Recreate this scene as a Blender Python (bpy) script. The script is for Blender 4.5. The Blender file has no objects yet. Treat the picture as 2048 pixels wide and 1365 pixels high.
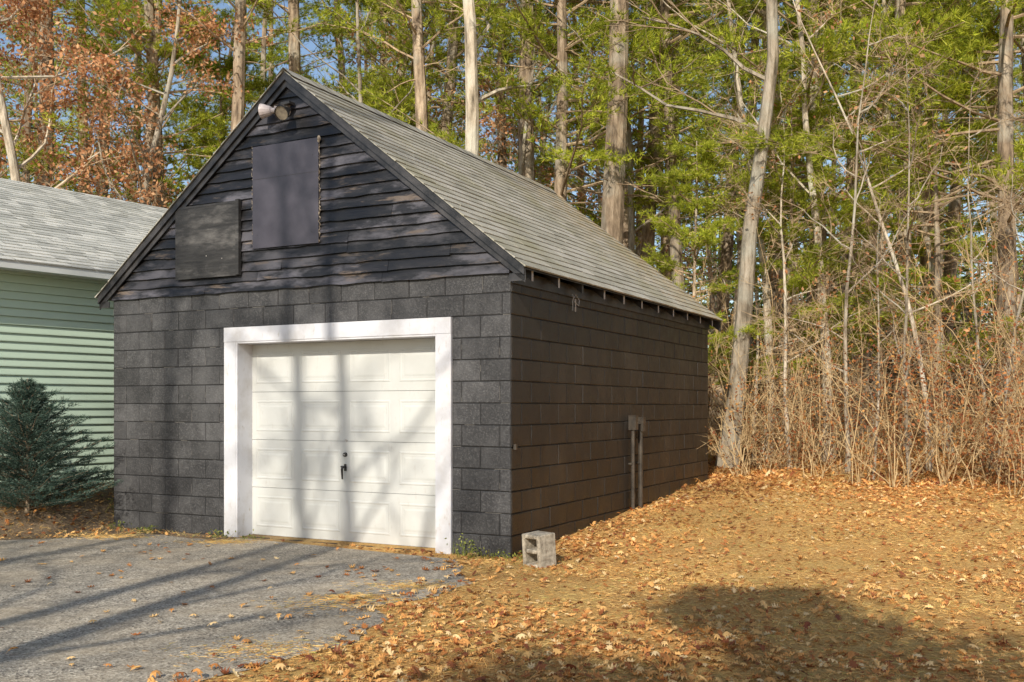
import bpy, math, random, bmesh
import numpy as np
from mathutils import Vector
random.seed(7); rng=np.random.default_rng(11)
scene=bpy.context.scene
CT,ST=math.cos(math.radians(27.6)),math.sin(math.radians(27.6))
AX,AY=-0.01,9.0
def loc(x,y): return (x-AX)*CT-(y-AY)*ST,(x-AX)*ST+(y-AY)*CT
def sm(t): t=np.clip(t,0,1); return t*t*(3-2*t)
def H(x,y):
    x=np.asarray(x,float); y=np.asarray(y,float)
    lx,ly=loc(x,y)
    z=0.052*np.clip(ly,0,14)+0.012*np.clip(ly-14,0,200)
    z=z+0.34*sm((-lx-4.95)/1.0)*sm((ly+1.5)/1.5)*(1-sm((ly-1)/7))
    m=np.maximum(sm((x-0.2)/1.5),sm((ly-6.5)/2))
    z=z+m*(0.018*np.sin(x*2.3+1.2*np.sin(y*1.7))*np.cos(y*2.9+x)+0.01*np.sin(x*6.1+y*3.3))
    z=z+sm((ly-10)/8)*0.15*np.sin(x*.35+1)*np.cos(y*.3)
    return z
class MB:
    def __init__(s): s.c=[]; s.n=0
    def add(s,v,f,m=0):
        v=np.asarray(v,np.float32).reshape(-1,3); f=np.asarray(f,np.int32)
        if f.ndim==1: f=f[None]
        s.c.append((v,f+s.n,m)); s.n+=len(v)
    def box(s,x0,x1,y0,y1,z0,z1,m=0):
        v=[(x,y,z) for z in(z0,z1) for y in(y0,y1) for x in(x0,x1)]
        s.add(v,[(0,2,3,1),(4,5,7,6),(0,1,5,4),(2,6,7,3),(0,4,6,2),(1,3,7,5)],m)
    def mesh(s,name,mats,smooth=False):
        V=np.concatenate([c[0] for c in s.c]); 
        L=np.concatenate([c[1].ravel() for c in s.c])
        T=np.concatenate([np.full(len(c[1]),c[1].shape[1],np.int32) for c in s.c])
        M=np.concatenate([np.full(len(c[1]),c[2],np.int32) for c in s.c])
        S=np.concatenate([[0],np.cumsum(T)[:-1]]).astype(np.int32)
        me=bpy.data.meshes.new(name)
        me.vertices.add(len(V)); me.vertices.foreach_set('co',V.ravel())
        me.loops.add(len(L)); me.loops.foreach_set('vertex_index',L)
        me.polygons.add(len(T)); me.polygons.foreach_set('loop_start',S)
        me.polygons.foreach_set('loop_total',T)
        me.polygons.foreach_set('material_index',M)
        me.polygons.foreach_set('use_smooth',np.full(len(T),smooth))
        for m in mats: me.materials.append(m)
        me.update(calc_edges=True)
        return me
def obj(name,me,parent=None,locn=(0,0,0),rot=0,scale=1):
    o=bpy.data.objects.new(name,me); scene.collection.objects.link(o)
    o.location=locn; o.rotation_euler=(0,0,rot)
    o.scale=(scale,)*3 if not isinstance(scale,tuple) else scale
    if parent: o.parent=parent
    return o
def tube(mb,P,R,n=6,m=0):
    P=np.asarray(P,float); R=np.asarray(R,float); k=len(P)
    T=np.gradient(P,axis=0); T/=np.linalg.norm(T,axis=1)[:,None]+1e-9
    d=P[-1]-P[0]; ref=np.array([0,0,1.]) if abs(d[2])<0.8*np.linalg.norm(d) else np.array([1.,0.2,0])
    A=np.cross(T,ref); A/=np.linalg.norm(A,axis=1)[:,None]+1e-9
    B=np.cross(T,A)
    a=np.arange(n)*2*math.pi/n
    V=P[:,None]+R[:,None,None]*(A[:,None]*np.cos(a)[None,:,None]+B[:,None]*np.sin(a)[None,:,None])
    i=np.arange(k-1)[:,None]*n; j=np.arange(n)[None]; j2=(j+1)%n
    F=np.stack([i+j,i+j2,i+n+j2,i+n+j],-1).reshape(-1,4)
    mb.add(V.reshape(-1,3),F,m)
def unit(v): return v/(np.linalg.norm(v,axis=-1,keepdims=True)+1e-9)
def blades(mb,C,D,L,W,m=0):
    N=len(C); D=unit(D); S=unit(np.cross(D,rng.normal(size=(N,3))))
    L=np.broadcast_to(L,(N,))[:,None]; W=np.broadcast_to(W,(N,))[:,None]
    V=np.stack([C-S*W/2,C+S*W/2,C+D*L],1).reshape(-1,3)
    mb.add(V,np.arange(3*N).reshape(N,3),m)
def leafquads(mb,C,L,W,m=0):
    N=len(C); D=unit(rng.normal(size=(N,3))); S=unit(np.cross(D,rng.normal(size=(N,3))))
    L=np.broadcast_to(L,(N,))[:,None]; W=np.broadcast_to(W,(N,))[:,None]
    V=np.stack([C-D*L/2,C+S*W/2,C+D*L/2,C-S*W/2],1).reshape(-1,3)
    mb.add(V,np.arange(4*N).reshape(N,4),m)
# ---------------------------------------------------------------- materials
class NT:
    def __init__(s,name):
        s.m=bpy.data.materials.new(name); s.m.use_nodes=True
        s.t=s.m.node_tree; s.b=s.t.nodes['Principled BSDF']; s.out=s.t.nodes['Material Output']
        s.tc=s.t.nodes.new('ShaderNodeTexCoord')
    def n(s,t,**k):
        x=s.t.nodes.new(t)
        for a,b in k.items(): setattr(x,a,b)
        return x
    def l(s,a,b): s.t.links.new(a,b)
    def noise(s,scale,det=5,rough=.6,vec=(1,1,1),coord='Object'):
        mp=s.n('ShaderNodeMapping'); mp.inputs['Scale'].default_value=vec
        s.l(s.tc.outputs[coord],mp.inputs[0])
        x=s.n('ShaderNodeTexNoise'); x.inputs['Scale'].default_value=scale
        x.inputs['Detail'].default_value=det; x.inputs['Roughness'].default_value=rough
        s.l(mp.outputs[0],x.inputs['Vector']); return x.outputs['Fac']
    def ramp(s,fac,st):
        r=s.n('ShaderNodeValToRGB'); e=r.color_ramp.elements
        while len(e)<len(st): e.new(.5)
        for i,(p,c) in enumerate(st):
            e[i].position=p; e[i].color=(*c,1) if len(c)==3 else c
        s.l(fac,r.inputs[0]); return r.outputs[0]
    def mix(s,f,a,b,mode='MIX'):
        x=s.n('ShaderNodeMix',data_type='RGBA',blend_type=mode)
        for i,v in ((0,f),(6,a),(7,b)):
            if isinstance(v,(int,float)): x.inputs[i].default_value=v
            elif isinstance(v,tuple): x.inputs[i].default_value=(*v,1)
            else: s.l(v,x.inputs[i])
        return x.outputs[2]
    def bump(s,h,strength,dist,prev=None):
        x=s.n('ShaderNodeBump'); x.inputs['Strength'].default_value=strength; x.inputs['Distance'].default_value=dist
        s.l(h,x.inputs['Height'])
        if prev: s.l(prev,x.inputs['Normal'])
        return x.outputs[0]
    def fin(s,col=None,rough=.8,spec=.3,nor=None):
        if col is not None:
            if isinstance(col,tuple): s.b.inputs['Base Color'].default_value=(*col,1)
            else: s.l(col,s.b.inputs['Base Color'])
        if isinstance(rough,(int,float)): s.b.inputs['Roughness'].default_value=rough
        else: s.l(rough,s.b.inputs['Roughness'])
        s.b.inputs['Specular IOR Level'].default_value=spec
        if nor: s.l(nor,s.b.inputs['Normal'])
        return s.m
g=lambda v:(v,v,v)
def m_foliage(name,stops,trans=.35,big=.5,lo=.62,hi=1.25):
    s=NT(name); geo=s.n('ShaderNodeNewGeometry')
    c=s.ramp(geo.outputs['Random Per Island'],stops)
    v=s.ramp(s.noise(big,3),[(.35,g(lo)),(.65,g(hi))])
    c=s.mix(1.0,c,v,'MULTIPLY')
    s.fin(c,.65,.25)
    tr=s.n('ShaderNodeBsdfTranslucent'); s.l(c,tr.inputs[0])
    mx=s.n('ShaderNodeMixShader'); mx.inputs[0].default_value=trans
    s.l(s.b.outputs[0],mx.inputs[1]); s.l(tr.outputs[0],mx.inputs[2]); s.l(mx.outputs[0],s.out.inputs[0])
    return s.m
def m_bark(name,dark,mid,lite,lich=0.5):
    s=NT(name)
    a=s.noise(9,6,.65,(1,1,.22)); b=s.noise(1.6,4)
    c=s.ramp(a,[(.3,dark),(.5,mid),(.72,lite)])
    c=s.mix(s.ramp(b,[(.48,g(0)),(.66,g(lich))]),c,(.46,.44,.36))
    oi=s.n('ShaderNodeObjectInfo'); v=s.ramp(oi.outputs['Random'],[(0,g(.75)),(1,g(1.3))])
    c=s.mix(1.0,c,v,'MULTIPLY')
    return s.fin(c,.9,.15,s.bump(a,1.,.04))
M_pineb=m_bark('pine_bark',(.07,.05,.035),(.27,.2,.135),(.52,.41,.29),.5)
M_oakb=m_bark('oak_bark',(.1,.08,.055),(.36,.3,.22),(.6,.52,.41),.75)
M_twig=m_bark('twig_bark',(.2,.13,.075),(.36,.26,.16),(.5,.38,.24),.1)
M_shrub=m_bark('shrub_bark',(.29,.18,.09),(.52,.37,.19),(.68,.53,.31),.0)
M_needle=m_foliage('pine_needles',[(0,(.13,.18,.02)),(.35,(.34,.4,.035)),(.7,(.56,.6,.06)),(1,(.72,.7,.12))],.5,.5,.7,1.3)
M_needled=m_foliage('pine_needles_deep',[(0,(.06,.1,.02)),(.5,(.18,.23,.03)),(1,(.38,.4,.06))],.3,.3)
M_brush=m_foliage('distant_brush',[(0,(.05,.035,.02)),(.5,(.14,.1,.06)),(1,(.3,.22,.13))],.2,.3)
M_spruce=m_foliage('spruce_needles',[(0,(.03,.06,.045)),(.6,(.06,.1,.075)),(1,(.1,.15,.11))],.15,2)
M_oakl=m_foliage('oak_leaves',[(0,(.34,.14,.06)),(.4,(.6,.28,.13)),(.75,(.72,.4,.2)),(1,(.76,.5,.28))],.45,.6,.7,1.25)
M_redl=m_foliage('red_shrub_leaves',[(0,(.22,.07,.03)),(.5,(.48,.18,.07)),(1,(.66,.34,.1))],.35,1)
M_leaf=m_foliage('fallen_leaf',[(0,(.22,.065,.03)),(.24,(.44,.17,.05)),(.5,(.68,.33,.1)),(.82,(.78,.47,.17)),(1,(.76,.58,.32))],.12,.6)
M_grass=m_foliage('dry_grass',[(0,(.52,.26,.08)),(.3,(.76,.46,.14)),(.7,(.85,.59,.24)),(.93,(.72,.57,.21)),(1,(.34,.38,.08))],.2,.7)
M_weed=m_foliage('green_weed',[(0,(.1,.14,.03)),(1,(.35,.36,.08))],.3,3)
def m_ground():
    s=NT('leaf_litter_ground')
    a=s.noise(1.1,6,.65); b=s.noise(34,6,.75); d=s.noise(.35,3)
    c=s.ramp(b,[(.3,(.26,.12,.045)),(.43,(.54,.28,.09)),(.56,(.72,.43,.16)),(.72,(.8,.58,.27))])
    c=s.mix(s.ramp(a,[(.42,g(0)),(.62,g(.4))]),c,(.62,.47,.17))
    c=s.mix(s.ramp(d,[(.5,g(0)),(.65,g(.35))]),c,(.58,.28,.09))
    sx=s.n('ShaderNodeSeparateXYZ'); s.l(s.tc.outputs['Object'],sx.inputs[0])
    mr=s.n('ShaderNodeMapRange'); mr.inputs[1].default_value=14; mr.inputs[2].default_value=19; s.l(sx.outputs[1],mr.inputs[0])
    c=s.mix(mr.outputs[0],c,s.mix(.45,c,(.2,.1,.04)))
    mr2=s.n('ShaderNodeMapRange'); mr2.inputs[1].default_value=-1.5; mr2.inputs[2].default_value=-3; s.l(sx.outputs[0],mr2.inputs[0])
    dirt=s.ramp(b,[(.3,(.13,.09,.06)),(.6,(.3,.22,.14)),(.75,(.42,.34,.22))])
    c=s.mix(mr2.outputs[0],c,dirt)
    n=s.bump(b,1.,.03); return s.fin(c,.95,.1,s.bump(a,.3,.05,n))
M_ground=m_ground()
def m_asph():
    s=NT('worn_asphalt')
    f=s.noise(70,5,.8); v=s.n('ShaderNodeTexVoronoi'); v.inputs['Scale'].default_value=75; s.l(s.tc.outputs['Object'],v.inputs['Vector'])
    big=s.noise(1.3,6,.65); md=s.noise(9,5,.7)
    c=s.ramp(f,[(.32,(.12,.1,.08)),(.48,(.34,.3,.24)),(.66,(.62,.55,.44))])
    vc=s.n('ShaderNodeSeparateColor'); s.l(v.outputs['Color'],vc.inputs[0])
    c=s.mix(s.ramp(vc.outputs[0],[(.78,g(0)),(.9,g(.7))]),c,(.74,.67,.54))
    c=s.mix(s.ramp(vc.outputs[1],[(.8,g(0)),(.9,g(.7))]),c,(.07,.06,.055))
    c=s.mix(s.ramp(big,[(.42,g(0)),(.7,g(.6))]),c,(.5,.41,.29))
    c=s.mix(1.,c,s.ramp(md,[(.35,g(.75)),(.65,g(1.15))]),'MULTIPLY')
    c=s.mix(1.,c,s.ramp(s.noise(.5,4),[(.35,g(.75)),(.65,g(1.12))]),'MULTIPLY')
    n=s.bump(f,.8,.008); n=s.bump(v.outputs['Distance'],.4,.006,n)
    return s.fin(c,.9,.2,n)
M_asph=m_asph()
def m_block(name,warm_bounce=False):
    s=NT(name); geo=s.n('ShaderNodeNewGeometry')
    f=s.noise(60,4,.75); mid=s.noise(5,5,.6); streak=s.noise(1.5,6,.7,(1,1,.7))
    if warm_bounce: c=s.ramp(mid,[(.35,(.012,.0095,.0075)),(.6,(.023,.018,.013)),(.75,(.045,.032,.021))])
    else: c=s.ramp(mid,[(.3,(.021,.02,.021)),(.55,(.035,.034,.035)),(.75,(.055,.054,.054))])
    sp=s.ramp(f,[(.5,g(0)),(.68,g(.4 if not warm_bounce else .12))])
    c=s.mix(sp,c,(.19,.185,.18) if not warm_bounce else (.09,.07,.05))
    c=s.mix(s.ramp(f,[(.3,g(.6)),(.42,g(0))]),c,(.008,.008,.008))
    c=s.mix(s.ramp(streak,[(.48,g(0)),(.68,g(.55))]),c,(.12,.117,.117) if not warm_bounce else (.055,.042,.029))
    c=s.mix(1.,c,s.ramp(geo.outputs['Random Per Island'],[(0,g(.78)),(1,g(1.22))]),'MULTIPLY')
    r=s.ramp(mid,[(.3,g(.28 if warm_bounce else .5)),(.7,g(.5 if warm_bounce else .75))])
    n=s.bump(f,.9 if not warm_bounce else .5,.008); n=s.bump(mid,.3,.01,n)
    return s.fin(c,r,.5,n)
M_block=m_block('black_painted_block'); M_blocks=m_block('black_painted_block_side_bounce',True)  # side copy: bounce light off the leaves put into the base colour
M_mort=NT('painted_mortar_shade').fin((.009,.009,.009),.7,.3)  # black paint, darkened further: joint shadow lines put into the colour
M_morl=NT('chipped_joint').fin((.2,.185,.165),.8,.2)
def m_clap():
    s=NT('black_weathered_clapboard'); geo=s.n('ShaderNodeNewGeometry')
    gr=s.noise(14,6,.7,(.12,1,1.6)); pt=s.noise(1.7,6,.7,(.55,1,1.8))
    c=s.ramp(gr,[(.35,(.004,.004,.004)),(.6,(.012,.011,.012)),(.78,(.04,.036,.038))])
    c=s.mix(s.ramp(pt,[(.48,g(0)),(.59,g(.8))]),c,(.09,.086,.1))
    c=s.mix(s.ramp(s.noise(5,5,.7,(.3,1,2)),[(.58,g(0)),(.66,g(.7))]),c,(.14,.105,.078))
    c=s.mix(1.,c,s.ramp(geo.outputs['Random Per Island'],[(0,g(.45)),(1,g(1.5))]),'MULTIPLY')
    return s.fin(c,s.ramp(pt,[(.4,g(.34)),(.6,g(.6))]),.5,s.bump(gr,.7,.01))
M_clap=m_clap()
def m_simple(name,ca,cb,scale=6,rough=.6,spec=.4,bs=.2,vec=(1,1,1)):
    s=NT(name); f=s.noise(scale,6,.65,vec); c=s.ramp(f,[(.35,ca),(.65,cb)])
    return s.fin(c,rough,spec,s.bump(f,bs,.005))
M_trimb=m_simple('black_trim_paint',(.01,.01,.011),(.06,.056,.056),5,.4,.5,.3,(1,1,1))
M_metalp=m_simple('black_metal_sheet',(.04,.036,.046),(.066,.06,.074),3,.38,.5,.12)
def m_ply():
    s=NT('black_plywood'); f=s.noise(5,6,.7,(.45,1,1.3)); f2=s.noise(11,7,.75,(.25,1,2.5))
    c=s.ramp(f,[(.3,(.012,.011,.011)),(.52,(.026,.024,.023)),(.7,(.16,.15,.14))])
    c=s.mix(.35,c,s.ramp(f2,[(.35,(.006,.006,.006)),(.7,(.1,.095,.088))]))
    return s.fin(c,.55,.4,s.bump(f2,.6,.006))
M_ply=m_ply()
def m_white(name,base,dirt,amt):
    s=NT(name); f=s.noise(3,6,.65); f2=s.noise(22,5,.7,(1,1,.3))
    c=s.mix(s.ramp(f,[(.45,g(0)),(.75,g(amt))]),base,dirt)
    c=s.mix(s.ramp(f2,[(.6,g(0)),(.72,g(amt))]),c,(.42,.38,.33))
    return s.fin(c,.5,.4,s.bump(f2,.15,.003))
M_white=m_white('white_trim_paint',(.64,.64,.67),(.44,.41,.38),.8)
M_door=m_white('white_door_paint',(.57,.575,.55),(.47,.46,.41),.4)
M_grn=m_white('green_vinyl_siding',(.5,.62,.49),(.45,.57,.45),.2)
M_wtrim=m_white('white_house_trim',(.62,.64,.62),(.5,.5,.46),.2)
def m_shing(name,a,b,c_,moss):
    s=NT(name); geo=s.n('ShaderNodeNewGeometry')
    c=s.ramp(geo.outputs['Random Per Island'],[(0,a),(.5,b),(1,c_)])
    f=s.noise(90,3,.7); c=s.mix(1.,c,s.ramp(f,[(.3,g(.6)),(.7,g(1.35))]),'MULTIPLY')
    st=s.noise(1.2,5,.6); c=s.mix(s.ramp(st,[(.5,g(0)),(.72,g(moss))]),c,(.27,.25,.15))
    if moss>.5:
        sx=s.n('ShaderNodeSeparateXYZ'); s.l(s.tc.outputs['Object'],sx.inputs[0])
        mr=s.n('ShaderNodeMapRange'); mr.inputs[1].default_value=3.5; mr.inputs[2].default_value=6.3; mr.inputs[4].default_value=.5; s.l(sx.outputs[1],mr.inputs[0])
        x=s.mix(1.,mr.outputs[0],s.ramp(s.noise(6,5,.7),[(.42,g(0)),(.58,g(1))]),'MULTIPLY')
        c=s.mix(x,c,(.42,.27,.08))
    return s.fin(c,.92,.15,s.bump(f,.5,.005))
M_sh1=m_shing('grey_asphalt_shingle',(.3,.285,.235),(.37,.35,.29),(.43,.405,.35),.7)
M_sh2=m_shing('light_asphalt_shingle',(.36,.36,.33),(.49,.49,.45),(.62,.61,.56),.15)
M_conc=m_simple('concrete_block',(.2,.17,.13),(.52,.46,.36),22,.97,.05,1.,(1,1,1))
M_pale=m_simple('pale_wood_end',(.3,.28,.25),(.5,.47,.43),20,.8,.2)
M_lampw=m_simple('faded_white_plastic',(.4,.34,.33),(.56,.5,.48),9,.5,.4)
M_dark=m_simple('dark_metal',(.02,.018,.016),(.045,.04,.036),9,.4,.5)
M_glass=m_simple('lamp_glass',(.16,.13,.1),(.3,.25,.18),20,.15,.8)
M_conduit=m_simple('painted_conduit',(.03,.026,.022),(.08,.065,.05),9,.28,.7)

# ---------------------------------------------------------------- ground
def axis(lo,hi,step,far):
    a=np.arange(lo,hi+1e-6,step); k=[]; d=step
    x=hi
    while x<far: d*=1.35; x+=d; k.append(x)
    l=[]; d=step; x=lo
    while x>-far: d*=1.35; x-=d; l.append(x)
    return np.array(l[::-1]+list(a)+k)
gx=axis(-12,14,.2,420); gy=axis(-3,24,.2,420)
X,Y=np.meshgrid(gx,gy); Z=H(X,Y)
nx,ny=len(gx),len(gy)
V=np.stack([X,Y,Z],-1).reshape(-1,3)
i=(np.arange(ny-1)[:,None]*nx+np.arange(nx-1)[None]).ravel()
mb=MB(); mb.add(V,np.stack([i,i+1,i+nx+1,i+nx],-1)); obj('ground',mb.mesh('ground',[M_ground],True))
ctrl=[(-.5,8.93),(-.42,8.3),(-.3,7.75),(-.55,7.2),(-.92,6.8),(-.8,6.3),(-.95,5.74),(-1.3,5.3),(-1.6,4.9),(-2.2,3.5),(-4,.3),(-9,-3),(-16,-5),(-16,10.6),(-7,10.0),(-5.3,10.15),(-4.3,10.55),(-3.9,10.75),(-3.3,10.35),(-2.9,10.2),(-2.82,10.42)]
pts=[]
for k in range(len(ctrl)):
    a=np.array(ctrl[k]); b=np.array(ctrl[(k+1)%len(ctrl)]); L=np.linalg.norm(b-a); n=max(1,int(L/.07)) if L<5 else 6
    if k==len(ctrl)-1: n=1
    for j in range(n):
        p=a+(b-a)*j/n
        if 0<k or j>0: p=p+rng.normal(size=2)*.014*(1 if k<len(ctrl)-2 else 0)+.02*np.sin(np.array([p[1]*9,p[0]*7]))
        pts.append(p)
edge_poly=np.array(pts)
bm=bmesh.new(); vs=[bm.verts.new((p[0],p[1],.005)) for p in pts]; f=bm.faces.new(vs)
bmesh.ops.triangulate(bm,faces=[f]); 
me=bpy.data.meshes.new('asphalt_driveway'); bm.to_mesh(me); bm.free(); me.materials.append(M_asph)
for p in me.polygons:
    if p.normal.z<0: me.flip_normals(); break
obj('asphalt_driveway',me)
def inpoly(P,poly):
    x,y=P[:,0],P[:,1]; ins=np.zeros(len(P),bool); j=len(poly)-1
    for i in range(len(poly)):
        xi,yi=poly[i]; xj,yj=poly[j]
        if yi!=yj:
            c=((yi>y)!=(yj>y))&(x<(xj-xi)*(y-yi)/(yj-yi)+xi); ins^=c
        j=i
    return ins
# ---------------------------------------------------------------- garage
W,D_,HW=5.09,6.11,2.6
gar=bpy.data.objects.new('garage',None); scene.collection.objects.link(gar)
gar.location=(AX,AY,0); gar.rotation_euler=(0,0,-math.radians(27.6))
mb=MB()
ol,orr,ot=-3.24,-.76,2.05
mb.box(-W,ol,0,.2,-.15,HW,2); mb.box(orr,0,0,.2,-.15,HW,2); mb.box(ol,orr,0,.2,ot,HW,2)
mb.box(-.2,0,.2,D_,-.15,HW,2); mb.box(-W,-W+.2,.2,D_,-.15,HW,2); mb.box(-W+.2,-.2,D_-.2,D_,-.15,HW,2)
mb.box(ol,orr,0.03,.3,-.15,.004,2)
def cb(a0,a1,z0,z1,axis_,sgn,plane,m,pr=.006,ch=.005):
    pr=pr+random.uniform(-.002,.003); ch=ch+random.uniform(0,.003)
    o=[(a0,z0),(a1,z0),(a1,z1),(a0,z1)]
    j=lambda:ch+random.uniform(0,.003)
    inn=[(a0+j(),z0+j()),(a1-j(),z0+j()),(a1-j(),z1-j()),(a0+j(),z1-j())]
    v=[]
    for (a,z) in o: v.append((a,plane-sgn*.001,z) if axis_=='x' else (plane-sgn*.001,a,z))
    for (a,z) in inn: v.append((a,plane+sgn*pr,z) if axis_=='x' else (plane+sgn*pr,a,z))
    mb.add(v,[(4,5,6,7),(0,1,5,4),(1,2,6,5),(2,3,7,6),(3,0,4,7)],m)
    if random.random()<(.35 if m else .3):
        h=random.uniform(.02,.14); zz=z0+random.uniform(0,.19-h); p0=plane+sgn*.003; a=a0-.003; w_=.0035
        q=[(a,zz),(a+w_,zz),(a+w_*.6,zz+h),(a,zz+h)]
        mb.add([(t,p0,z) if axis_=='x' else (p0,t,z) for t,z in q],[(0,1,2,3)],3)
    if not m and random.random()<.25:
        l=random.uniform(.04,.2); aa=a0+random.uniform(0,max(.01,a1-a0-l)); p0=plane+sgn*.003; l=min(l,a1-aa)
        q=[(aa,z0-.003),(aa+l,z0-.003),(aa+l*.9,z0),(aa,z0+.001)]
        mb.add([(t,p0,z) if axis_=='x' else (p0,t,z) for t,z in q],[(0,1,2,3)],3)
def course(lo,hi,off,z0,z1,ax,sg,pl,m):
    x=lo-off
    while x<hi-.001:
        a,b=max(x,lo),min(x+.4,hi)
        if b-a>.03: cb(a+.002,b-.002,z0+.002,z1-.002,ax,sg,pl,m)
        x+=.4
for r in range(13):
    z0,z1=r*.2,(r+1)*.2
    o=.2*(r%2)
    if z1<=2.21:
        course(-W,-3.4,o,z0,z1,'x',-1,0,0); course(-.612,0,(o+.1)%.4,z0,z1,'x',-1,0,0)
    else: course(-W,0,o,z0,z1,'x',-1,0,0)
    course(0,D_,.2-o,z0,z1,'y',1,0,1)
    course(0,D_,.2-o,z0,z1,'y',-1,-W,0)
    course(-W,0,.2-o,z0,z1,'x',1,D_,0)
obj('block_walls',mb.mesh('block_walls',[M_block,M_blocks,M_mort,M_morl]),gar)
# gable
EX,EZ,RX,RZ=.17,2.62,-W/2,4.76
sl=(RZ-EZ)/(EX-RX)
def rx(z): return EX-(z-EZ)/sl
mb=MB()
for yy,flip in((.02,0),(D_-.02,1)):
    mb.add([(-W,yy,HW),(0,yy,HW),(0,yy,EZ+.12),(RX,yy,RZ-.03),(-W,yy,EZ+.12)],[(0,1,2,3,4)])
z=HW-.03; k=0
while z<RZ-.1:
    h=.108+random.uniform(-.01,.01); z1=min(z+h,RZ-.06)
    dl,dr=random.uniform(-.009,.009),random.uniform(-.009,.009)
    xr0=min(rx(z+.05),0.0); xr1=min(rx(z1+.05),0.0); xl0,xl1=-W-xr0,-W-xr1
    cuts=[xl0]
    x=xl0+random.uniform(.8,2.4)
    while x<xr0-.5: cuts.append(x); x+=random.uniform(1.2,2.8)
    cuts.append(xr0)
    for a,b in zip(cuts[:-1],cuts[1:]):
        a1=a+.002 if a!=xl0 else xl1; b1=b-.002 if b!=xr0 else xr1
        a0=a+(.002 if a!=xl0 else 0); b0=b-(.002 if b!=xr0 else 0)
        if b1<=a1: continue
        N=max(2,int((b-a)/.14)); tt=np.linspace(0,1,N)
        wob=np.random.RandomState(k*7+3).uniform(-.007,.007,N)
        B=[(a0+(b0-a0)*t,-.034+w*.6,z+dl+(dr-dl)*t+w) for t,w in zip(tt,wob)]
        Bk=[(p[0],.0,p[2]) for p in B]
        Tp=[(a1+(b1-a1)*t,-.006,z1+.012) for t in tt]
        v=B+Bk+Tp; f=[]
        for q in range(N-1): f+= [(q,q+1,2*N+q+1,2*N+q),(N+q,N+q+1,q+1,q)]
        mb.add(v,f); k+=1
    z+=h
obj('gable_clapboards',mb.mesh('gable_clapboards',[M_clap]),gar)
# roof
mb=MB()
def slopebox(x0,z0,x1,z1,th,y0,y1,m,mb=mb):
    v=[(x0,y,z0) for y in(y0,y1)]+[(x1,y,z1) for y in(y0,y1)]+[(x0,y,z0-th) for y in(y0,y1)]+[(x1,y,z1-th) for y in(y0,y1)]
    mb.add(v,[(0,2,3,1),(4,5,7,6),(0,1,5,4),(2,6,7,3),(0,4,6,2),(1,3,7,5)],m)
Y0,Y1=-.09,D_+.1
for sgn in(1,-1):
    fx=lambda x:(x if sgn==1 else -W-x)
    slopebox(fx(EX),EZ,fx(RX),RZ,.03,Y0+.01,Y1,1)
    for (ya,yb,t,dz) in((Y0+.01,Y0+.035,.05,.031),(Y0+.036,-.04,.115,.031),(D_+.03,Y1-.01,.14,.031)):
        slopebox(fx(EX),EZ-dz,fx(RX),RZ-dz,t,ya,yb,1)
    L=math.hypot(EX-RX,RZ-EZ); ux,uz=(RX-EX)/L,(RZ-EZ)/L; nxn,nz=uz,-ux
    rows=int(L/.135)
    for r in range(rows+1):
        s0=r*.135-.03; s1=min(s0+.15,L)
        y=Y0-.01-random.uniform(0,.3)
        while y<Y1+.01:
            a,b=max(y,Y0-.01),min(y+.3,Y1+.01); y+=.3
            if b-a<.02: continue
            l0=.012+random.uniform(0,.005); l1=.004
            sj=s0+random.uniform(-.004,.004)
            P=[]
            for (ss,ll) in((sj,l0),(sj,0.001),(s1,l1)):
                for yy in(a+.0015,b-.0015):
                    P.append((fx(EX+ux*ss+nxn*ll),yy,EZ+uz*ss+nz*ll))
            mb.add(P,[(0,1,5,4),(2,3,1,0)],0)
            mb.add([P[0],P[2],P[4],P[1],P[3],P[5]],[(0,1,2),(3,5,4)],0)
    x0,x1=sorted((fx(0.012),fx(EX+.005)))
    mb.box(x0,x1,Y0+.036,-.045,EZ-.13,EZ-.06,1)
y=Y0-.01
while y<Y1:
    v=[]
    for dx,dz in((-.13,-.13*sl+.024),(0,.03),(.13,-.13*sl+.024)):
        v+=[(RX+dx,y,RZ+dz+.006),(RX+dx,min(y+.24,Y1+.01),RZ+dz)]
    mb.add(v,[(0,1,3,2),(2,3,5,4)],0); y+=.22
obj('shingle_roof',mb.mesh('shingle_roof',[M_sh1,M_trimb]),gar)
# rafter tails
mb=MB()
for sgn in(1,-1):
    fx=lambda x:(x if sgn==1 else -W-x)
    yy=.12
    while yy<D_:
        a=fx(-.05);b=fx(.145)
        za=EZ+(.17+.05)*sl-.035; zb=EZ+(.025)*sl-.035
        slopebox(b,zb,a,za,.1,yy,yy+.042,0,mb)
        e=fx(.147)
        if abs(yy-1.26)>.1:
            mb.add([(e,yy+.002,zb),(e,yy+.04,zb),(e,yy+.04,zb-.1),(e,yy+.002,zb-.1)],[(0,1,2,3)],1)
        yy+=.57
mb.box(0.012,.03,0.0,D_,HW-.12,HW,0)
tube(mb,[(.06,1.22,2.5),(.09,1.2,2.42),(.12,1.24,2.38),(.1,1.3,2.44),(.07,1.28,2.5),(.08,1.18,2.44),(.09,1.16,2.33)],[.004]*7,5,1)
mb.box(.05,.056,1.3,1.32,2.33,2.46,1)
obj('rafter_tails',mb.mesh('rafter_tails',[M_trimb,M_pale]),gar)
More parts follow.
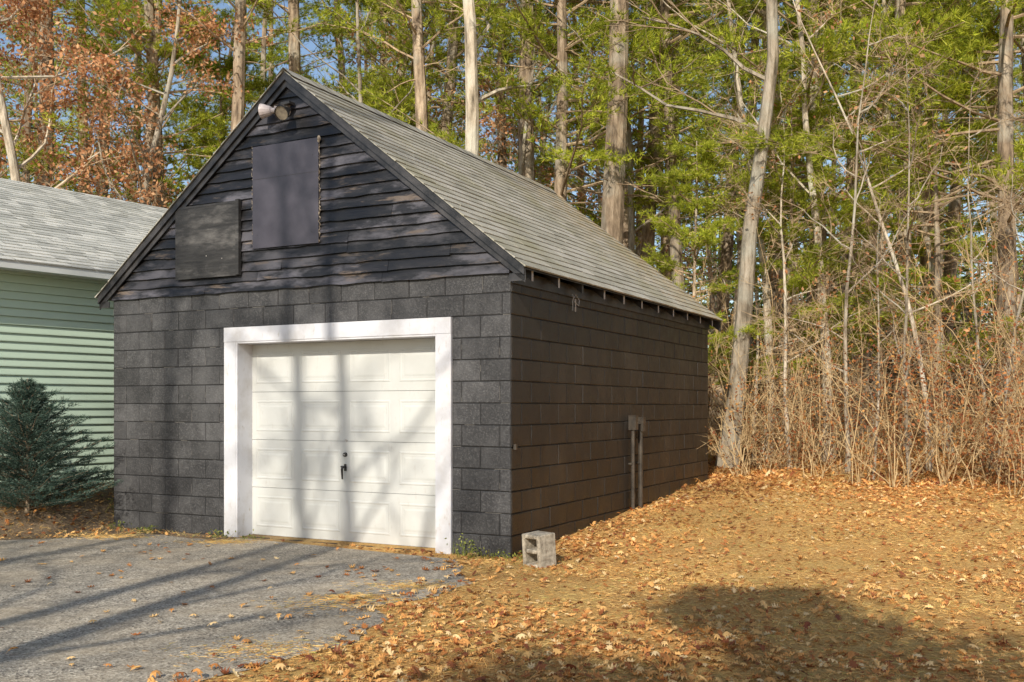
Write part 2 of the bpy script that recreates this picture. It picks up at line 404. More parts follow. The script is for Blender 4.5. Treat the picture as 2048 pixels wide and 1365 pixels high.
# door trim
mb=MB()
mb.box(-3.40,ol,-.03,0.0,-.02,2.048); mb.box(orr,-.612,-.03,0.0,-.02,2.048); mb.box(-3.40,-.612,-.034,-.001,2.05,2.2)
mb.box(ol-.001,ol+.022,-.027,.2,0,ot-.02); mb.box(orr-.022,orr+.001,-.027,.2,0,ot-.02); mb.box(ol-.001,orr+.001,-.026,.2,ot-.02,ot+.0015)
obj('door_frame',mb.mesh('door_frame',[M_white]),gar)
mb=MB()
da,db=ol+.022,orr-.022; hs=(ot-.02-.01)/4; wc=(db-da)/4
for r in range(4):
    z0=.01+r*hs
    mb.box(da,db,.2,.235,z0+.002,z0+hs-.002,0)
    for c in range(4):
        a,b=da+c*wc+.055,da+(c+1)*wc-.055; lo,hi=z0+.09,z0+hs-.09
        rings=[(0,.1996),(.006,.1962),(.016,.1958),(.026,.1992),(.05,.1992),(.07,.1964)]
        v=[]
        for ins,yy in rings: v+=[(a+ins,yy,lo+ins),(b-ins,yy,lo+ins),(b-ins,yy,hi-ins),(a+ins,yy,hi-ins)]
        f=[]
        for q in range(len(rings)-1):
            for e in range(4): f.append((4*q+e,4*q+(e+1)%4,4*q+4+(e+1)%4,4*q+4+e))
        mb.add(v,f,0); mb.add([v[4*(len(rings)-1)+e] for e in range(4)],[(0,1,2,3)],0)
mb.box(da,db,.24,.25,.005,ot,1); mb.box(da,db,.197,.24,-.005,.012,1)
hx=(da+db)/2+.01
def disc(mb,cx,cy,cz,r,dy,m,n=16):
    a=np.arange(n)*2*math.pi/n
    v=[(cx+r*math.cos(t),cy,cz+r*math.sin(t)) for t in a]+[(cx+r*.85*math.cos(t),cy-dy,cz+r*.85*math.sin(t)) for t in a]
    mb.add(v,[(q,(q+1)%n,n+(q+1)%n,n+q) for q in range(n)],m); mb.add(v[n:],[tuple(range(n))],m)
disc(mb,hx,.2,.885,.024,.02,1); disc(mb,hx,.178,.885,.009,.006,2)
disc(mb,hx+.01,.2,1.03,.014,.012,2)
tube(mb,[(hx,.2,.76),(hx,.15,.76),(hx,.14,.74),(hx+.002,.145,.64)],[.011,.011,.013,.009],8,1)
tube(mb,[(hx-.03,.165,.765),(hx+.03,.165,.765)],[.009,.009],8,1)
mb.box(hx-.012,hx+.012,.19,.2,.72,.79,1)
obj('overhead_door',mb.mesh('overhead_door',[M_door,M_dark,M_pale]),gar)
# hatch sheet and plywood panel
mb=MB()
mb.box(-2.99,-2.136,-.05,-.038,3.0,4.05,0)
mb.box(-2.99+.01,-2.136-.01,-.0515,-.0505,3.71,3.714,1)
for xx in np.linspace(-2.9,-2.2,3):
    for zz in(3.12,3.5,3.9): disc(mb,xx+random.uniform(-.03,.03),-.05,zz+random.uniform(-.02,.02),.0045,.002,1,8)
for side in(-2.995,-2.131):
    P=[];N=60
    for q in range(N):
        P.append((side+random.uniform(-.014,.014),-.042+random.uniform(-.004,.004),3.0+1.06*q/(N-1)))
    tube(mb,P,[random.choice([.0015,.003,.008]) for _ in P],4,3)
tube(mb,[(-2.13,-.05,4.06),(-2.12,-.055,4.03),(-2.135,-.05,4.0)],[.014,.018,.01],6,3)
mb.box(-4.07,-3.2,-.062,-.04,2.74,3.52,4); mb.box(-3.198,-3.155,-.08,-.036,2.745,3.53,4)
mb.box(-4.07,-3.2,-.065,-.063,3.497,3.517,1)
for (xx,zz) in((-3.62,2.97),(-3.4,2.93)): disc(mb,xx,-.062,zz,.006,.003,2,8)
M_caulk=m_simple('old_caulk',(.1,.07,.05),(.42,.36,.28),30,.8,.2)
obj('gable_panels',mb.mesh('gable_panels',[M_metalp,M_dark,M_pale,M_caulk,M_ply]),gar)
# flood light
mb=MB(); fz=4.37; fxx=-2.56
disc(mb,fxx,-.03,fz,.06,.03,0)
mb.box(fxx-.07,fxx+.07,-.085,-.055,fz-.03,fz+.035,0)
def lampcone(p,d,m,mg):
    d=np.array(d,float); d/=np.linalg.norm(d); p=np.array(p)
    tube(mb,[p,p+d*.05,p+d*.07,p+d*.15,p+d*.17],[.024,.028,.045,.072,.075],16,m)
    c=p+d*.155; a=np.cross(d,[0,0,1.]); a/=np.linalg.norm(a); b=np.cross(d,a)
    v=[c+.07*(a*math.cos(t)+b*math.sin(t)) for t in np.arange(14)*2*math.pi/14]
    mb.add(v,[tuple(range(14))],mg)
    c=p; v=[c+.024*(a*math.cos(t)+b*math.sin(t)) for t in np.arange(14)*2*math.pi/14]; mb.add(v,[tuple(range(14))],m)
tube(mb,[(fxx-.05,-.07,fz+.02),(fxx-.09,-.11,fz+.03)],[.018,.018],8,0)
tube(mb,[(fxx+.05,-.07,fz+.01),(fxx+.09,-.1,fz+.02)],[.018,.018],8,0)
lampcone((fxx-.06,-.1,fz+.0),(-1,-.3,.0),0,0)
lampcone((fxx+.08,-.08,fz-.0),(.1,-.85,-.5),1,2)
mb.box(fxx+.02,fxx+.13,-.14,-.05,fz+.035,fz+.06,1)
obj('flood_light',mb.mesh('flood_light',[M_lampw,M_dark,M_glass],False),gar)
# conduits
mb=MB()
for (yy,r,zt) in((2.95,.022,1.24),(3.2,.027,1.22)):
    tube(mb,[(.05,yy,.0),(.05,yy,zt)],[r,r],12,0); tube(mb,[(.05,yy,.3),(.05,yy,.36)],[r+.006]*2,12,0)
    mb.box(.01,.1,yy-.04,yy+.04,zt-.14,zt+.02,0); mb.box(.008,.104,yy-.045,yy+.045,zt+.02,zt+.028,0)
    mb.box(.01,.055,yy-.04,yy+.04,.7,.72,0)
mb.box(.01,.035,.03,.06,.98,1.03,0)
obj('electrical_conduits',mb.mesh('electrical_conduits',[M_conduit]),gar)
# ---------------------------------------------------------------- loose concrete block
mb=MB()
w,d,h=.2,.22,.29
t=.038
for z0,z1 in((0,t),(h/2-t/2,h/2+t/2),(h-t,h)): mb.box(0,w,t+.0005,d-t-.0005,z0+.001,z1-.001)
mb.box(0,w,0,t,0,h); mb.box(0,w,d-t,d,0,h)
mb.box(w-.06,w-.001,t+.001,d-t-.001,t,h/2-t/2); mb.box(w-.06,w-.001,t+.001,d-t-.001,h/2+t/2,h-t)
me=mb.mesh('concrete_block',[M_conc])
o=obj('concrete_block',me,None,(.24,8.46,-.015),math.radians(42)); 
o.rotation_euler[1]=math.radians(-4)
bv=o.modifiers.new('b','BEVEL'); bv.width=.012; bv.segments=2
# ---------------------------------------------------------------- green house
hs_=bpy.data.objects.new('green_house',None); scene.collection.objects.link(hs_)
hs_.location=(-6.05,11.8,0); hs_.rotation_euler=(0,0,math.atan2(.805,.594))
mb=MB(); HA,HB,HD=-9,5.6,8.0
mb.box(HA,HB,0.03,HD,-.2,3.1,0)
z=.25
while z<3.1:
    mb.add([(HA,-.012,z),(HB,-.012,z),(HB,.03,z),(HA,.03,z),(HA,.012,z+.098),(HB,.012,z+.098),(HA,-.012,z+.012),(HB,-.012,z+.012)],[(3,2,1,0),(0,1,7,6),(6,7,5,4)],0)
    z+=.1
mb.add([(HB,.03,3.1),(HB,HD,3.1),(HB,HD/2,4.9)],[(0,1,2)],0); mb.add([(HA,.03,3.1),(HA,HD,3.1),(HA,HD/2,4.9)],[(0,2,1)],0)
mb.box(HB-.08,HB+.012,-.022,.06,.2,3.05,1)
mb.box(HA,HB,.0,.03,.0,.25,2)
obj('siding_walls',mb.mesh('siding_walls',[M_grn,M_wtrim,M_conc]),hs_)
mb=MB(); ey,ez,ry,rz=-.35,3.07,HD/2,4.98
for sg in(0,1):
    fy=lambda y:(y if sg==0 else HD-y)
    xa,xb=HA-.25,HB+.25
    v=[(xa,fy(ey),ez),(xb,fy(ey),ez),(xb,fy(ry),rz),(xa,fy(ry),rz)]
    v+= [(p[0],p[1],p[2]-.04) for p in v]
    mb.add(v,[(0,1,2,3),(7,6,5,4),(0,4,5,1),(1,5,6,2),(3,2,6,7),(0,3,7,4)],1)
    y0,y1=sorted((fy(ey-.012),fy(ey+.01))); mb.box(xa,xb,y0,y1,ez-.1,ez+.005,1)
    y0,y1=sorted((fy(ey+.01),fy(.03))); mb.box(xa,xb,y0,y1,ez-.085,ez-.07,1)
    L=math.hypot(ry-ey,rz-ez); uy,uz=(ry-ey)/L,(rz-ez)/L; ny_,nz_=-uz,uy
    for r in range(int(L/.14)+1):
        s0=r*.14-.03; s1=min(s0+.155,L); x=xa-random.uniform(0,.3)
        while x<xb:
            wd=random.uniform(.12,.34); a,b=max(x,xa),min(x+wd,xb); x+=wd
            if b-a<.01: continue
            l0=.012+random.choice([0,.006]); P=[]
            for ss,ll in((s0,l0),(s0,.001),(s1,.004)):
                for xx in(a,b): P.append((xx,fy(ey+uy*ss+ny_*ll),ez+uz*ss+nz_*ll))
            mb.add(P,[(0,1,5,4),(2,3,1,0)],0)
obj('shingle_roof_house',mb.mesh('shingle_roof_house',[M_sh2,M_wtrim]),hs_)

# ---------------------------------------------------------------- tree generators
def path(p,d,L,n,wig,up=0.0):
    P=[np.array(p,float)]; d=np.array(d,float)
    for _ in range(n):
        d=unit(d+rng.normal(size=3)*wig+np.array([0,0,up])); P.append(P[-1]+d*L/n)
    return np.array(P)
def along(P,t):
    f=t*(len(P)-1); i=min(int(f),len(P)-2); a=f-i
    return P[i]*(1-a)+P[i+1]*a, unit(P[i+1]-P[i])
def pine(name,Ht,r0,cs,nlive,lean=0.0,tufts=64,nneedle=13,bend=.03,dead=16,mats=None,Lmul=1.,wd=(.011,.02)):
    mb=MB(); n=14
    d=unit(np.array([lean,lean*.3,1.]))
    P=path((0,0,-.2),d,Ht,n,bend,.04); R=r0*(1-np.linspace(0,1,n+1)*.85); R[0]*=1.25
    tube(mb,P,R,10,0)
    for _ in range(dead):
        t=random.uniform(.08,min(.95,cs/Ht+.15)); p,_d=along(P,t); a=random.uniform(0,6.28)
        dd=np.array([math.cos(a),math.sin(a),random.uniform(-.2,.25)]); L=random.uniform(.4,1.7)
        q=path(p,dd,L,4,.15); tube(mb,q,np.linspace(.018,.005,5),4,1)
        k=random.randint(2,6); C=np.array([along(q,random.uniform(.3,1))[0] for _ in range(k)])
        blades(mb,C,unit(dd)+rng.normal(size=(k,3))*.6,rng.uniform(.2,.5,k),.01,1)
    TC=[];TD=[]
    for b in range(nlive):
        t=cs/Ht+(1-cs/Ht)*(b+random.random())/nlive; p,_d=along(P,min(t,.99)); a=random.uniform(0,6.28)
        L=Lmul*(1-.75*(t-cs/Ht)/(1-cs/Ht))*random.uniform(1.6,3.6)
        dd=np.array([math.cos(a),math.sin(a),random.uniform(.0,.45)]); q=path(p,dd,L,5,.1,.03)
        tube(mb,q,np.linspace(.03,.007,6),5,1)
        for s_ in range(random.randint(6,10)):
            c,cd=along(q,random.uniform(.25,1)); side=unit(np.cross(cd,[0,0,1.]))*random.choice([-1,1])
            sd=unit(cd*.8+side*random.uniform(.3,1)+rng.normal(size=3)*.15); sL=random.uniform(.3,.95)*L/2.6
            e=c+sd*sL; tube(mb,[c,e],[.008,.003],3,1)
            k=max(3,int(tufts/8*random.uniform(.6,1.4)))
            tt=rng.uniform(.15,1.05,k)[:,None]
            TC.append(c+sd*sL*tt+rng.normal(size=(k,3))*np.array([.13,.13,.05])); TD.append(np.tile(sd,(k,1))+np.array([0,0,.3]))
    TC=np.concatenate(TC);TD=np.concatenate(TD)
    C=np.repeat(TC,nneedle,0); Dd=unit(np.repeat(TD,nneedle,0))+rng.normal(size=(len(C),3))*.65
    blades(mb,C,Dd,rng.uniform(.1,.18,len(C)),rng.uniform(wd[0],wd[1],len(C)),2)
    return mb.mesh(name,mats or [M_pineb,M_twig,M_needle])
def decid(name,Ht,r0,cs,nl,leaves=0,lmat=None,spread=1.,lean=0.,bend=.05,tw=3,lsize=.1,keepf=.65,sub=(3,5)):
    mb=MB(); n=12; P=path((0,0,-.2),unit(np.array([lean,0,1.])),Ht,n,bend,.05)
    R=r0*(1-np.linspace(0,1,n+1)**.8*.88); R[0]*=1.35
    tube(mb,P,R,10,0); tips=[]
    def br(p,d,L,r,lv):
        q=path(p,d,L,5,.16,.05); tube(mb,q,np.linspace(r,r*.35,6),5 if lv<2 else 3,0 if lv<1 else 1)
        if lv>=2:
            k=tw; C=np.array([along(q,random.uniform(.2,1))[0] for _ in range(k)])
            blades(mb,C,unit(np.array(d))+rng.normal(size=(k,3))*.6,rng.uniform(.2,.5,k),.009,1); tips.append(C); return
        for _ in range(random.randint(*sub)):
            c,cd=along(q,random.uniform(.25,1)); nd=unit(cd+rng.normal(size=3)*.65*np.array([1,1,.7])); br(c,nd,L*random.uniform(.35,.6),r*.42,lv+1)
    for b in range(nl):
        t=cs/Ht+(1-cs/Ht)*(b+random.random())/nl*.97; c,cd=along(P,t); a=random.uniform(0,6.28)
        L=(1-.6*(t-cs/Ht)/(1-cs/Ht))*random.uniform(1.8,3.6)*spread
        br(c,np.array([math.cos(a),math.sin(a),random.uniform(.3,1.)]),L,max(.014,r0*.3*(1-t*.5)),0)
    if leaves:
        T=np.concatenate(tips); idx=rng.integers(0,len(T),leaves)
        keep=rng.random(len(T))<keepf; idx=idx[keep[idx]]
        C=T[idx]+rng.normal(size=(len(idx),3))*.16
        leafquads(mb,C,rng.uniform(.8,1.4,len(C))*lsize,rng.uniform(.5,.8,len(C))*lsize,2)
    return mb.mesh(name,[M_oakb,M_twig,lmat or M_oakl])
PA=[pine('pine_a',21,.18,6.5,48),pine('pine_b',22,.19,8.5,44,bend=.02),pine('pine_c',24,.26,11.,40,lean=.04),pine('pine_d',17,.14,4.8,52,lean=-.03)]
PL=pine('pine_low',9,.09,1.6,46,tufts=80)
PB=pine('pine_bough',15,.17,4.0,70,tufts=95,Lmul=1.2,bend=.02)
DA=[decid('bare_a',14,.11,4,12,bend=.06),decid('bare_b',13,.09,4,11,lean=.12,bend=.08),decid('bare_c',17,.17,5.5,12,lean=-.06,bend=.05)]
DS=[decid('sap_a',7,.04,1.5,10,spread=.5,bend=.06),decid('sap_b',6,.035,1.3,9,spread=.5,lean=.2,bend=.08),decid('sap_c',8,.045,1.8,11,spread=.5,lean=-.15,leaves=400,bend=.06,lsize=.07)]
DO=[decid('oak_a',15,.16,4,20,leaves=11000,spread=1.1,sub=(4,6)),decid('oak_b',13,.12,3.5,18,leaves=4500,spread=1.)]
DX=decid('oak_dense',7.8,.12,3.4,17,leaves=17000,spread=.66,sub=(4,6),tw=4,lsize=.13,keepf=.62,bend=.008)
def plant(kind,me,x,y,rot=None,sc=1.):
    return obj(kind,me,None,(x,y,float(H(x,y))-.03),random.uniform(0,6.28) if rot is None else rot,sc)
for (me,x,y,rot,sc) in [(PA[1],-8.3,24,.3,1.0),(PA[1],-6.3,22,1.2,1.),(PA[2],-5.1,24,2,.9),(PA[3],-7.9,30,2,1.1),(PA[0],-9.4,27,.9,1),
    (PA[1],-1.8,21.5,.2,.95),(PA[2],.4,21.5,4,.9),(PA[2],1.85,18.8,.4,1.0),(PA[1],2.95,23,1,1.),(PA[1],4.1,27,3,1.1),
    (PA[3],7.2,18.5,0.5,1.1),(PA[0],5.9,21,1.7,1.),(PB,9.6,18,3.0,1.05),(PB,7.8,15.8,1.0,1.0),(PB,5.6,17.8,2.0,1.0),(PB,2.6,22,4.0,1.15),(PB,.9,20.6,5.0,1.1),(PA[0],10.3,24,4,1.),(PA[1],13.2,26,5,1.),(PA[3],12.3,19,1.1,1.),
    (PB,-2.3,26,2.2,1.2),(PA[3],3.6,20.6,5.2,1.1),(PA[2],-11.8,25,1,1),(PA[3],-.3,24,1,1.15),(PA[1],8,23,2,1),(PA[2],6.3,24,1,.8),(PA[1],4.9,22,1,.8),(PB,-8.6,23,1,1.),(PA[1],6.6,19.6,3,.85),(PA[1],8.9,21,4,.9)]:
    plant('pine_tree',me,x,y,rot,sc)
for (me,x,y,rot,sc) in [(DA[2],-.75,19,1.,1.15),(DA[2],3.4,15.9,2.4,.95),(DA[1],4.3,17,0,1.),(DA[0],2.4,20.5,2,1),(DA[0],-3.0,23,4,1),(DA[1],-.5,21.5,4,.95),(DA[2],11,21,1,1),(DA[0],6.7,18.6,1,.9),(DA[0],5.2,16.4,3,.85),(DA[1],7.6,17.4,1.2,.9)]:
    plant('bare_tree',me,x,y,rot,sc)
for (me,x,y,rot,sc) in [(DO[0],-10.2,20.8,1.,1.),(DO[0],-8.4,21.6,3,.85),(DO[0],-13,22,4,1.1),(DO[1],.0,22.5,2,.9),(DO[1],-4.3,28,.5,1)]:
    plant('oak_tree',me,x,y,rot,sc)
for (me,x,y,rot,sc) in [(DS[0],4.9,14.6,1,1.),(DS[1],5.6,14.,2,1.),(DS[2],6.1,14.6,.4,1.),(DS[2],4.3,15.4,5,.9),(DS[1],8.3,14,3,1.1),(DS[2],7.4,12.8,2,.8),(DS[0],6.6,13.6,2,.8),(DS[0],4.0,16.6,4,.9),(DS[1],5.0,13.9,5,.7),(DS[0],7.0,14.6,0,.8),(DS[1],7.6,13.6,4.4,.75)]:
    plant('sapling_tree',me,x,y,rot,sc)
for (x,y,r,s_) in [(3.2,17.0,1,.62),(4.7,17.2,2,.7),(10.5,16.5,3,.9),(-8.,26.5,3,1.2),(6.9,21,1,1.1),(7.0,16.8,4,.85)]:
    plant('young_pine_tree',PL,x,y,r,s_)
pts_=[]
tries=0
while len(pts_)<64 and tries<6000:
    tries+=1
    y=random.uniform(24,48); x=random.uniform(-.78,.78)*y
    if x<-6 and y<26: continue
    if -.36<x/y<-.15 and random.random()<.9: continue
    if all((x-a)**2+(y-b)**2>4 for a,b in pts_): pts_.append((x,y))
for k,(x,y) in enumerate(pts_):
    if random.random()<.15: plant('bare_tree',random.choice(DA),x,y,None,random.uniform(.9,1.25))
    elif random.random()<.12: plant('oak_tree',DO[1],x,y,None,random.uniform(.9,1.2))
    else: plant('pine_tree',random.choice(PA),x,y,None,random.uniform(.9,1.2))
mb=MB()
for k in range(300):
    y=random.uniform(48,115); x=random.uniform(-.85,.85)*y; z=float(H(x,y)); h=random.uniform(9,16)
    l=rng.normal(size=2)*.5
    tube(mb,[(x,y,z-.2),(x+l[0]*.4,y,z+h/2),(x+l[0],y+l[1],z+h)],[.19,.15,.04],5,0)
    n=380; hh=rng.uniform(.2,1,n)**.8; ang=rng.uniform(0,6.28,n); rr=(1.1-hh*.8)*rng.uniform(.3,1,n)*3.2
    hh=np.round(hh*14)/14+rng.normal(size=n)*.008
    C=np.stack([x+rr*np.cos(ang),y+rr*np.sin(ang),z+hh*h+rr*.12],-1)
    Dd=np.stack([np.cos(ang),np.sin(ang),rng.normal(size=n)*.3],-1)+rng.normal(size=(n,3))*.4
    blades(mb,C,Dd,rng.uniform(.5,1.,n),rng.uniform(.12,.25,n),1)
n=60000; y=rng.uniform(40,110,n); x=rng.uniform(-.85,.85,n)*y
hb=rng.random(n)**1.3*4.5
C=np.stack([x,y,H(x,y)+hb-.1],-1); D=rng.normal(size=(n,3))*np.array([.7,.7,.5])+np.array([0,0,.9])
blades(mb,C,D,rng.uniform(.6,1.4,n),rng.uniform(.1,.25,n),2)
obj('distant_trees',mb.mesh('distant_trees',[M_pineb,M_needled,M_brush]))
# undergrowth thicket
mb=MB()
def shrub(x,y,hgt,nst,red,mb=mb):
    z=float(H(x,y))
    for s_ in range(nst):
        a=random.uniform(0,6.28); t=random.uniform(.1,.8)
        d=np.array([math.cos(a)*t,math.sin(a)*t,1.]); L=hgt*random.uniform(.6,1.1)
        q=path((x+rng.normal()*.09,y+rng.normal()*.09,z-.03),d,L,6,.16,-.01)
        tube(mb,q,np.linspace(random.uniform(.006,.013),.002,7),3,0)
        k=random.randint(5,9); C=[];DD=[]
        for _ in range(k):
            c,cd=along(q,random.uniform(.25,1)); nd=unit(cd+rng.normal(size=3)*.6); l2=random.uniform(.25,.7)*min(hgt,2.2)*.4
            e=c+nd*l2; tube(mb,[c,(c+e)/2+rng.normal(size=3)*.03,e],[.004,.003,.0015],3,0)
            for _ in range(3): C.append(c+(e-c)*random.uniform(.2,1)); DD.append(nd)
        C=np.array(C); DD=np.array(DD); blades(mb,C,DD+rng.normal(size=C.shape)*.7,rng.uniform(.1,.35,len(C)),.005,0)
        if red:
            kk=int(26*red); C2=np.array([along(q,random.uniform(.4,1))[0] for _ in range(kk)])+rng.normal(size=(kk,3))*.15
            leafquads(mb,C2,rng.uniform(.03,.07,kk),rng.uniform(.02,.04,kk),1)
E=[(3.15,15.9),(3.6,14.9),(4.6,13.5),(5.9,12.2),(8,10.9),(12,9.5)]
def edge_pt(u):
    f=u*(len(E)-1); i=min(int(f),len(E)-2); a=f-i
    return E[i][0]*(1-a)+E[i+1][0]*a, E[i][1]*(1-a)+E[i+1][1]*a
for k in range(125):
    u=random.random()**.8; ex,ey_=edge_pt(u); dd=abs(random.gauss(0,2.2)); 
    x,y=ex+dd*.45+random.gauss(0,.4),ey_+dd*.85+random.gauss(0,.4)
    shrub(x,y,random.choice([.6,1.1,1.7,2.4,3.2,3.9])*random.uniform(.85,1.15),random.randint(3,8),random.choice([0,.3,.7,1.2]) if not(5<x<7.5) else random.choice([.7,1.5,2.2]))
for k in range(40):
    x=random.uniform(-4,3); y=random.uniform(19.5,26); shrub(x,y,random.uniform(1,2.2),6,.5)
obj('undergrowth_thicket',mb.mesh('undergrowth_thicket',[M_shrub,M_redl]))
# trees standing behind the photographer (their shadows fall across the yard)
SH=unit(np.array([.284,.959]))
for (sx,sy,L,me,rot,sc) in [(-1.5,9.24,12.5,DA[2],.4,.95),(-2.9,9.9,14.5,DA[2],2.0,1.0),(-4.2,10.6,19,DA[0],3.4,1.2),(-2.1,10.1,27,DA[1],5.0,1.5),(-1.0,9.3,24,DA[1],1.2,1.4),(-3.9,11,24,DA[2],4.2,1.25)]:
    plant('bare_tree',me,sx-SH[0]*L,sy-SH[1]*L,rot,sc)
plant('oak_tree',DX,1.65-SH[0]*12.7,6.9-SH[1]*12.7,2.,1.)
# ---------------------------------------------------------------- spruce
mb=MB(); hT=1.5
tube(mb,[(0,0,-.1),(0,0,hT)],[.035,.006],8,0)
C=[];DD=[]
for k in range(150):
    t=(k+random.random())/150; zz=.04+t*(hT-.1); a=k*2.4; L=(1-t)**.9*1.05*random.uniform(.6,1.15)+.06
    d=np.array([math.cos(a),math.sin(a),.12+.6*t]); q=path((0,0,zz),d,L,4,.07,.03); tube(mb,q,[.009,.007,.006,.004,.002],3,0)
    nn=int(L*170)+8
    for _ in range(nn):
        c,cd=along(q,random.uniform(.1,1)); side=unit(np.cross(cd,[0,0,1.]))*random.choice([-1,1])
        off=random.uniform(0,.3)*L*.6; C.append(c+unit(cd*.7+side)*off); DD.append(cd*.8+side*random.uniform(0,.9))
C=np.array(C);DD=np.array(DD); C=np.repeat(C,3,0); DD=np.repeat(DD,3,0)+rng.normal(size=(len(C),3))*.45
C+=rng.normal(size=C.shape)*.012
blades(mb,C,DD,rng.uniform(.035,.06,len(C)),.008,1)
me=mb.mesh('spruce_tree',[M_pineb,M_spruce]); obj('spruce_tree',me,None,(-5.4,11.15,float(H(-5.4,11.15))-.02),0,1.)
# ---------------------------------------------------------------- fallen leaves
oak=np.array([(0,-.5),(.06,-.3),(.22,-.3),(.12,-.12),(.33,.0),(.14,.12),(.26,.3),(.07,.3),(0,.5),(-.08,.31),(-.25,.27),(-.13,.1),(-.32,-.02),(-.12,-.14),(-.2,-.32),(-.05,-.3)])
def leaves(mb,P,size,tilt=.35,m=0):
    N=len(P); a=rng.uniform(0,6.28,N); K=len(oak)
    u=oak[None,:,0]*size[:,None]*rng.uniform(.7,1.2,N)[:,None]; v=oak[None,:,1]*size[:,None]
    curl=rng.uniform(-1.6,1.6,N)[:,None]; w=curl*(u**2*2+v**2*1.0)/size[:,None]+np.abs(u)*rng.uniform(-.3,.7,N)[:,None]
    tx=rng.normal(size=(N,1))*tilt; ty=rng.normal(size=(N,1))*tilt
    w=w+tx*u+ty*v; w-=w.min(1,keepdims=True)
    x=u*np.cos(a)[:,None]-v*np.sin(a)[:,None]; y=u*np.sin(a)[:,None]+v*np.cos(a)[:,None]
    V=np.stack([x,y,w],-1)+P[:,None]
    mb.add(V.reshape(-1,3),np.arange(N*K).reshape(N,K),m)
def sample(N,x0,x1,y0,y1):
    return np.stack([rng.uniform(x0,x1,N),rng.uniform(y0,y1,N)],-1)
def outside(P,mg=.03):
    lx,ly=loc(P[:,0],P[:,1]); ins=(lx>-W-mg)&(lx<mg)&(ly>-mg)&(ly<D_+mg)
    return ~ins
def nz2(P,s,ph): return np.sin(P[:,0]*s+ph+1.3*np.sin(P[:,1]*s*.8))*np.cos(P[:,1]*s*1.1+ph*2+np.sin(P[:,0]*s*.6))
mb=MB()
P=sample(200000,-2.5,13,2,17); P=P[outside(P)&~inpoly(P,edge_poly)]
dens=.45+.36*nz2(P,1.1,.4)+.28*nz2(P,2.9,2)
fore=np.exp(-((P[:,0]-.3)**2/2.6+(P[:,1]-5.)**2/1.5)); dens=dens*.75+fore*1.6
lx,ly=loc(P[:,0],P[:,1]); dens+=.9*np.exp(-((lx-.2)/.35)**2)*(ly>0); dens+=.5*sm((ly-3.5)/3)
P=P[rng.random(len(P))<np.clip(dens,.12,1)*.62]
Z=H(P[:,0],P[:,1]); leaves(mb,np.column_stack([P,Z+.008]),.03+.055*rng.random(len(P))**1.3,.25)
P=sample(26000,-9,0,2,11); inp=inpoly(P,edge_poly); P=P[inp]
q=edge_poly[:150]; dmin=np.min(np.hypot(P[:,None,0]-q[None,:,0],P[:,None,1]-q[None,:,1]),1)
pr=.018+.6*np.exp(-dmin/.14)+.04*(nz2(P,1.6,1)>.6); P=P[rng.random(len(P))<pr]
leaves(mb,np.column_stack([P,np.full(len(P),.008)]),rng.uniform(.05,.105,len(P)),.12)
P=sample(5000,-9,-3,9.8,13); P=P[outside(P)&~inpoly(P,edge_poly)]; P=P[rng.random(len(P))<.3]
leaves(mb,np.column_stack([P,H(P[:,0],P[:,1])+.006]),rng.uniform(.04,.08,len(P)))
P=sample(16000,-10,16,13,30); P=P[outside(P)]; leaves(mb,np.column_stack([P,H(P[:,0],P[:,1])+.01]),rng.uniform(.08,.14,len(P)))
obj('fallen_leaves',mb.mesh('fallen_leaves',[M_leaf]))
# dry grass and pine needles
mb=MB()
def grass(P,Lr,Wd,up,m=0):
    n=len(P); a=rng.uniform(0,6.28,n); D=np.stack([np.cos(a),np.sin(a),rng.uniform(*up,n)],-1)
    blades(mb,np.column_stack([P,H(P[:,0],P[:,1])+rng.uniform(.0,.012,n)]),D,rng.uniform(*Lr,n),Wd,m)
y=2+15*rng.random(270000)**1.25; x=rng.uniform(-2.5,13,len(y)); P=np.stack([x,y],-1)
P=P[(np.abs(P[:,0])<.62*P[:,1]+2)]; P=P[outside(P)&~inpoly(P,edge_poly)]
grass(P,(.03,.075),.0035,(-.02,.3))
P2=P[(nz2(P,1.7,3)>.35)&(rng.random(len(P))<.25)]; grass(P2,(.03,.06),.004,(.3,1.4))
P=sample(5000,-7,-2.8,9.9,13); P=P[outside(P)&~inpoly(P,edge_poly)]; grass(P,(.03,.09),.005,(0,.9))
c=[( -1.1,6.9,.5),(-1.35,5.6,.4),(-.75,7.6,.35),(-1.12,7.15,.22),(-2.9,10.1,.3),(-4.2,10.5,.35)]
for (a,b,s_) in c:
    P=np.array([a,b])+rng.normal(size=(700,2))*s_*.5*np.array([1.2,.6]); P=P[outside(P)]
    n=len(P); aa=rng.uniform(0,6.28,n); blades(mb,np.column_stack([P,np.full(n,.008)]),np.stack([np.cos(aa),np.sin(aa),np.full(n,.05)],-1),rng.uniform(.03,.08,n),.0035,0)
obj('dry_grass',mb.mesh('dry_grass',[M_grass]))
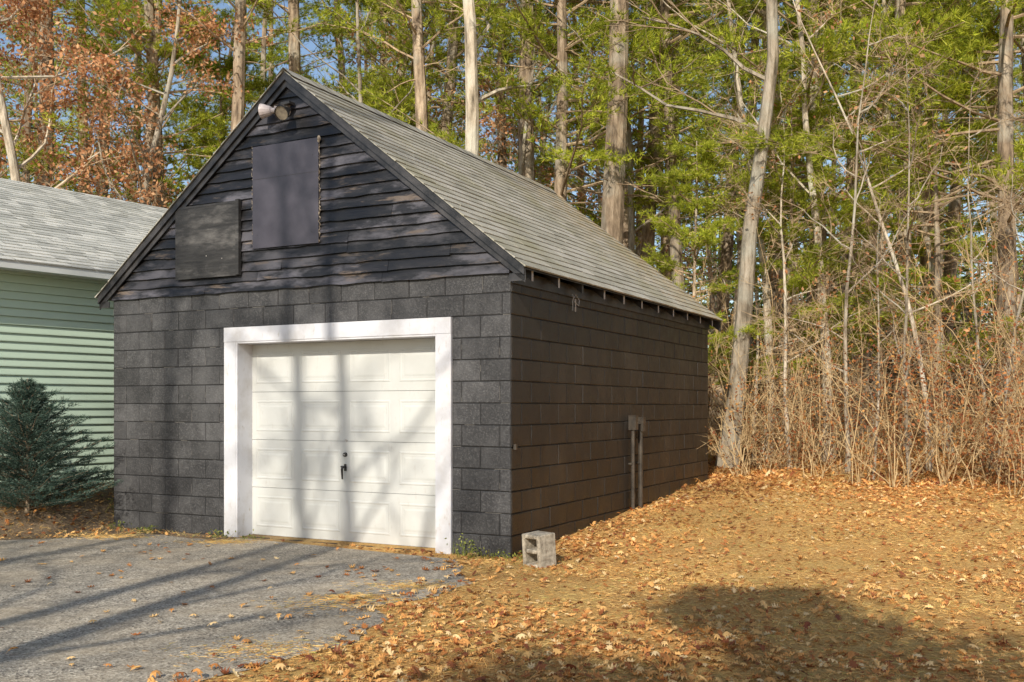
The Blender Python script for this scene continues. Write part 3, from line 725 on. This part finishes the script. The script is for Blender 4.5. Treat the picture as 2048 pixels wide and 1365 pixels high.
# weeds against the walls
mb=MB()
for (lx_,ly_,n,h_) in [(-.42,-.1,60,.2),(-.3,-.08,40,.1),(-.08,-.1,50,.1),(.15,-.05,40,.08),(-3.35,-.1,40,.1),(-4.4,-.15,60,.07),(-3.0,-.1,30,.05),(-4.9,-.1,40,.1),(-5.3,.3,80,.25),(-5.5,1.,90,.3)]:
    bx=AX+lx_*CT+ly_*ST; by=AY-lx_*ST+ly_*CT
    P=np.array([bx,by])+rng.normal(size=(n,2))*.07; D=np.column_stack([rng.normal(size=(n,2))*.4,np.ones(n)])
    B=np.column_stack([P,H(P[:,0],P[:,1])]); blades(mb,B,D,rng.uniform(.4,1,n)*h_,.005,0)
    leafquads(mb,B+unit(D)*rng.uniform(.3,1,n)[:,None]*h_,.03,.015,0)
obj('wall_weeds',mb.mesh('wall_weeds',[M_weed]))

# ---------------------------------------------------------------- light, sky, camera
v=Vector((.252,.85,-.53)).normalized()
sun=bpy.data.lights.new('sun','SUN'); sun.energy=5.0; sun.angle=math.radians(.5); sun.color=(1,.93,.81)
so=bpy.data.objects.new('sun',sun); scene.collection.objects.link(so); so.rotation_euler=v.to_track_quat('-Z','Y').to_euler(); so.location=(-5,-10,15)
w=bpy.data.worlds.new('World'); scene.world=w; w.use_nodes=True
nt=w.node_tree; bg=nt.nodes['Background']; sky=nt.nodes.new('ShaderNodeTexSky'); sky.sky_type='NISHITA'; sky.sun_disc=False
sky.sun_elevation=math.radians(30.8); sky.sun_rotation=math.atan2(-.252,-.85)
nt.links.new(sky.outputs[0],bg.inputs[0]); bg.inputs[1].default_value=.15
cam=bpy.data.cameras.new('camera'); co=bpy.data.objects.new('camera',cam); scene.collection.objects.link(co)
co.location=(0,0,1.363); co.rotation_euler=(math.radians(90),0,0)
cam.sensor_width=36; cam.lens=35.16; cam.shift_y=.0647; cam.clip_end=2000; cam.clip_start=.05
scene.camera=co
scene.view_settings.view_transform='Standard'; scene.view_settings.look='None'; scene.view_settings.exposure=0
print('faces',sum(len(o.data.polygons) for o in bpy.data.objects if o.type=='MESH'))
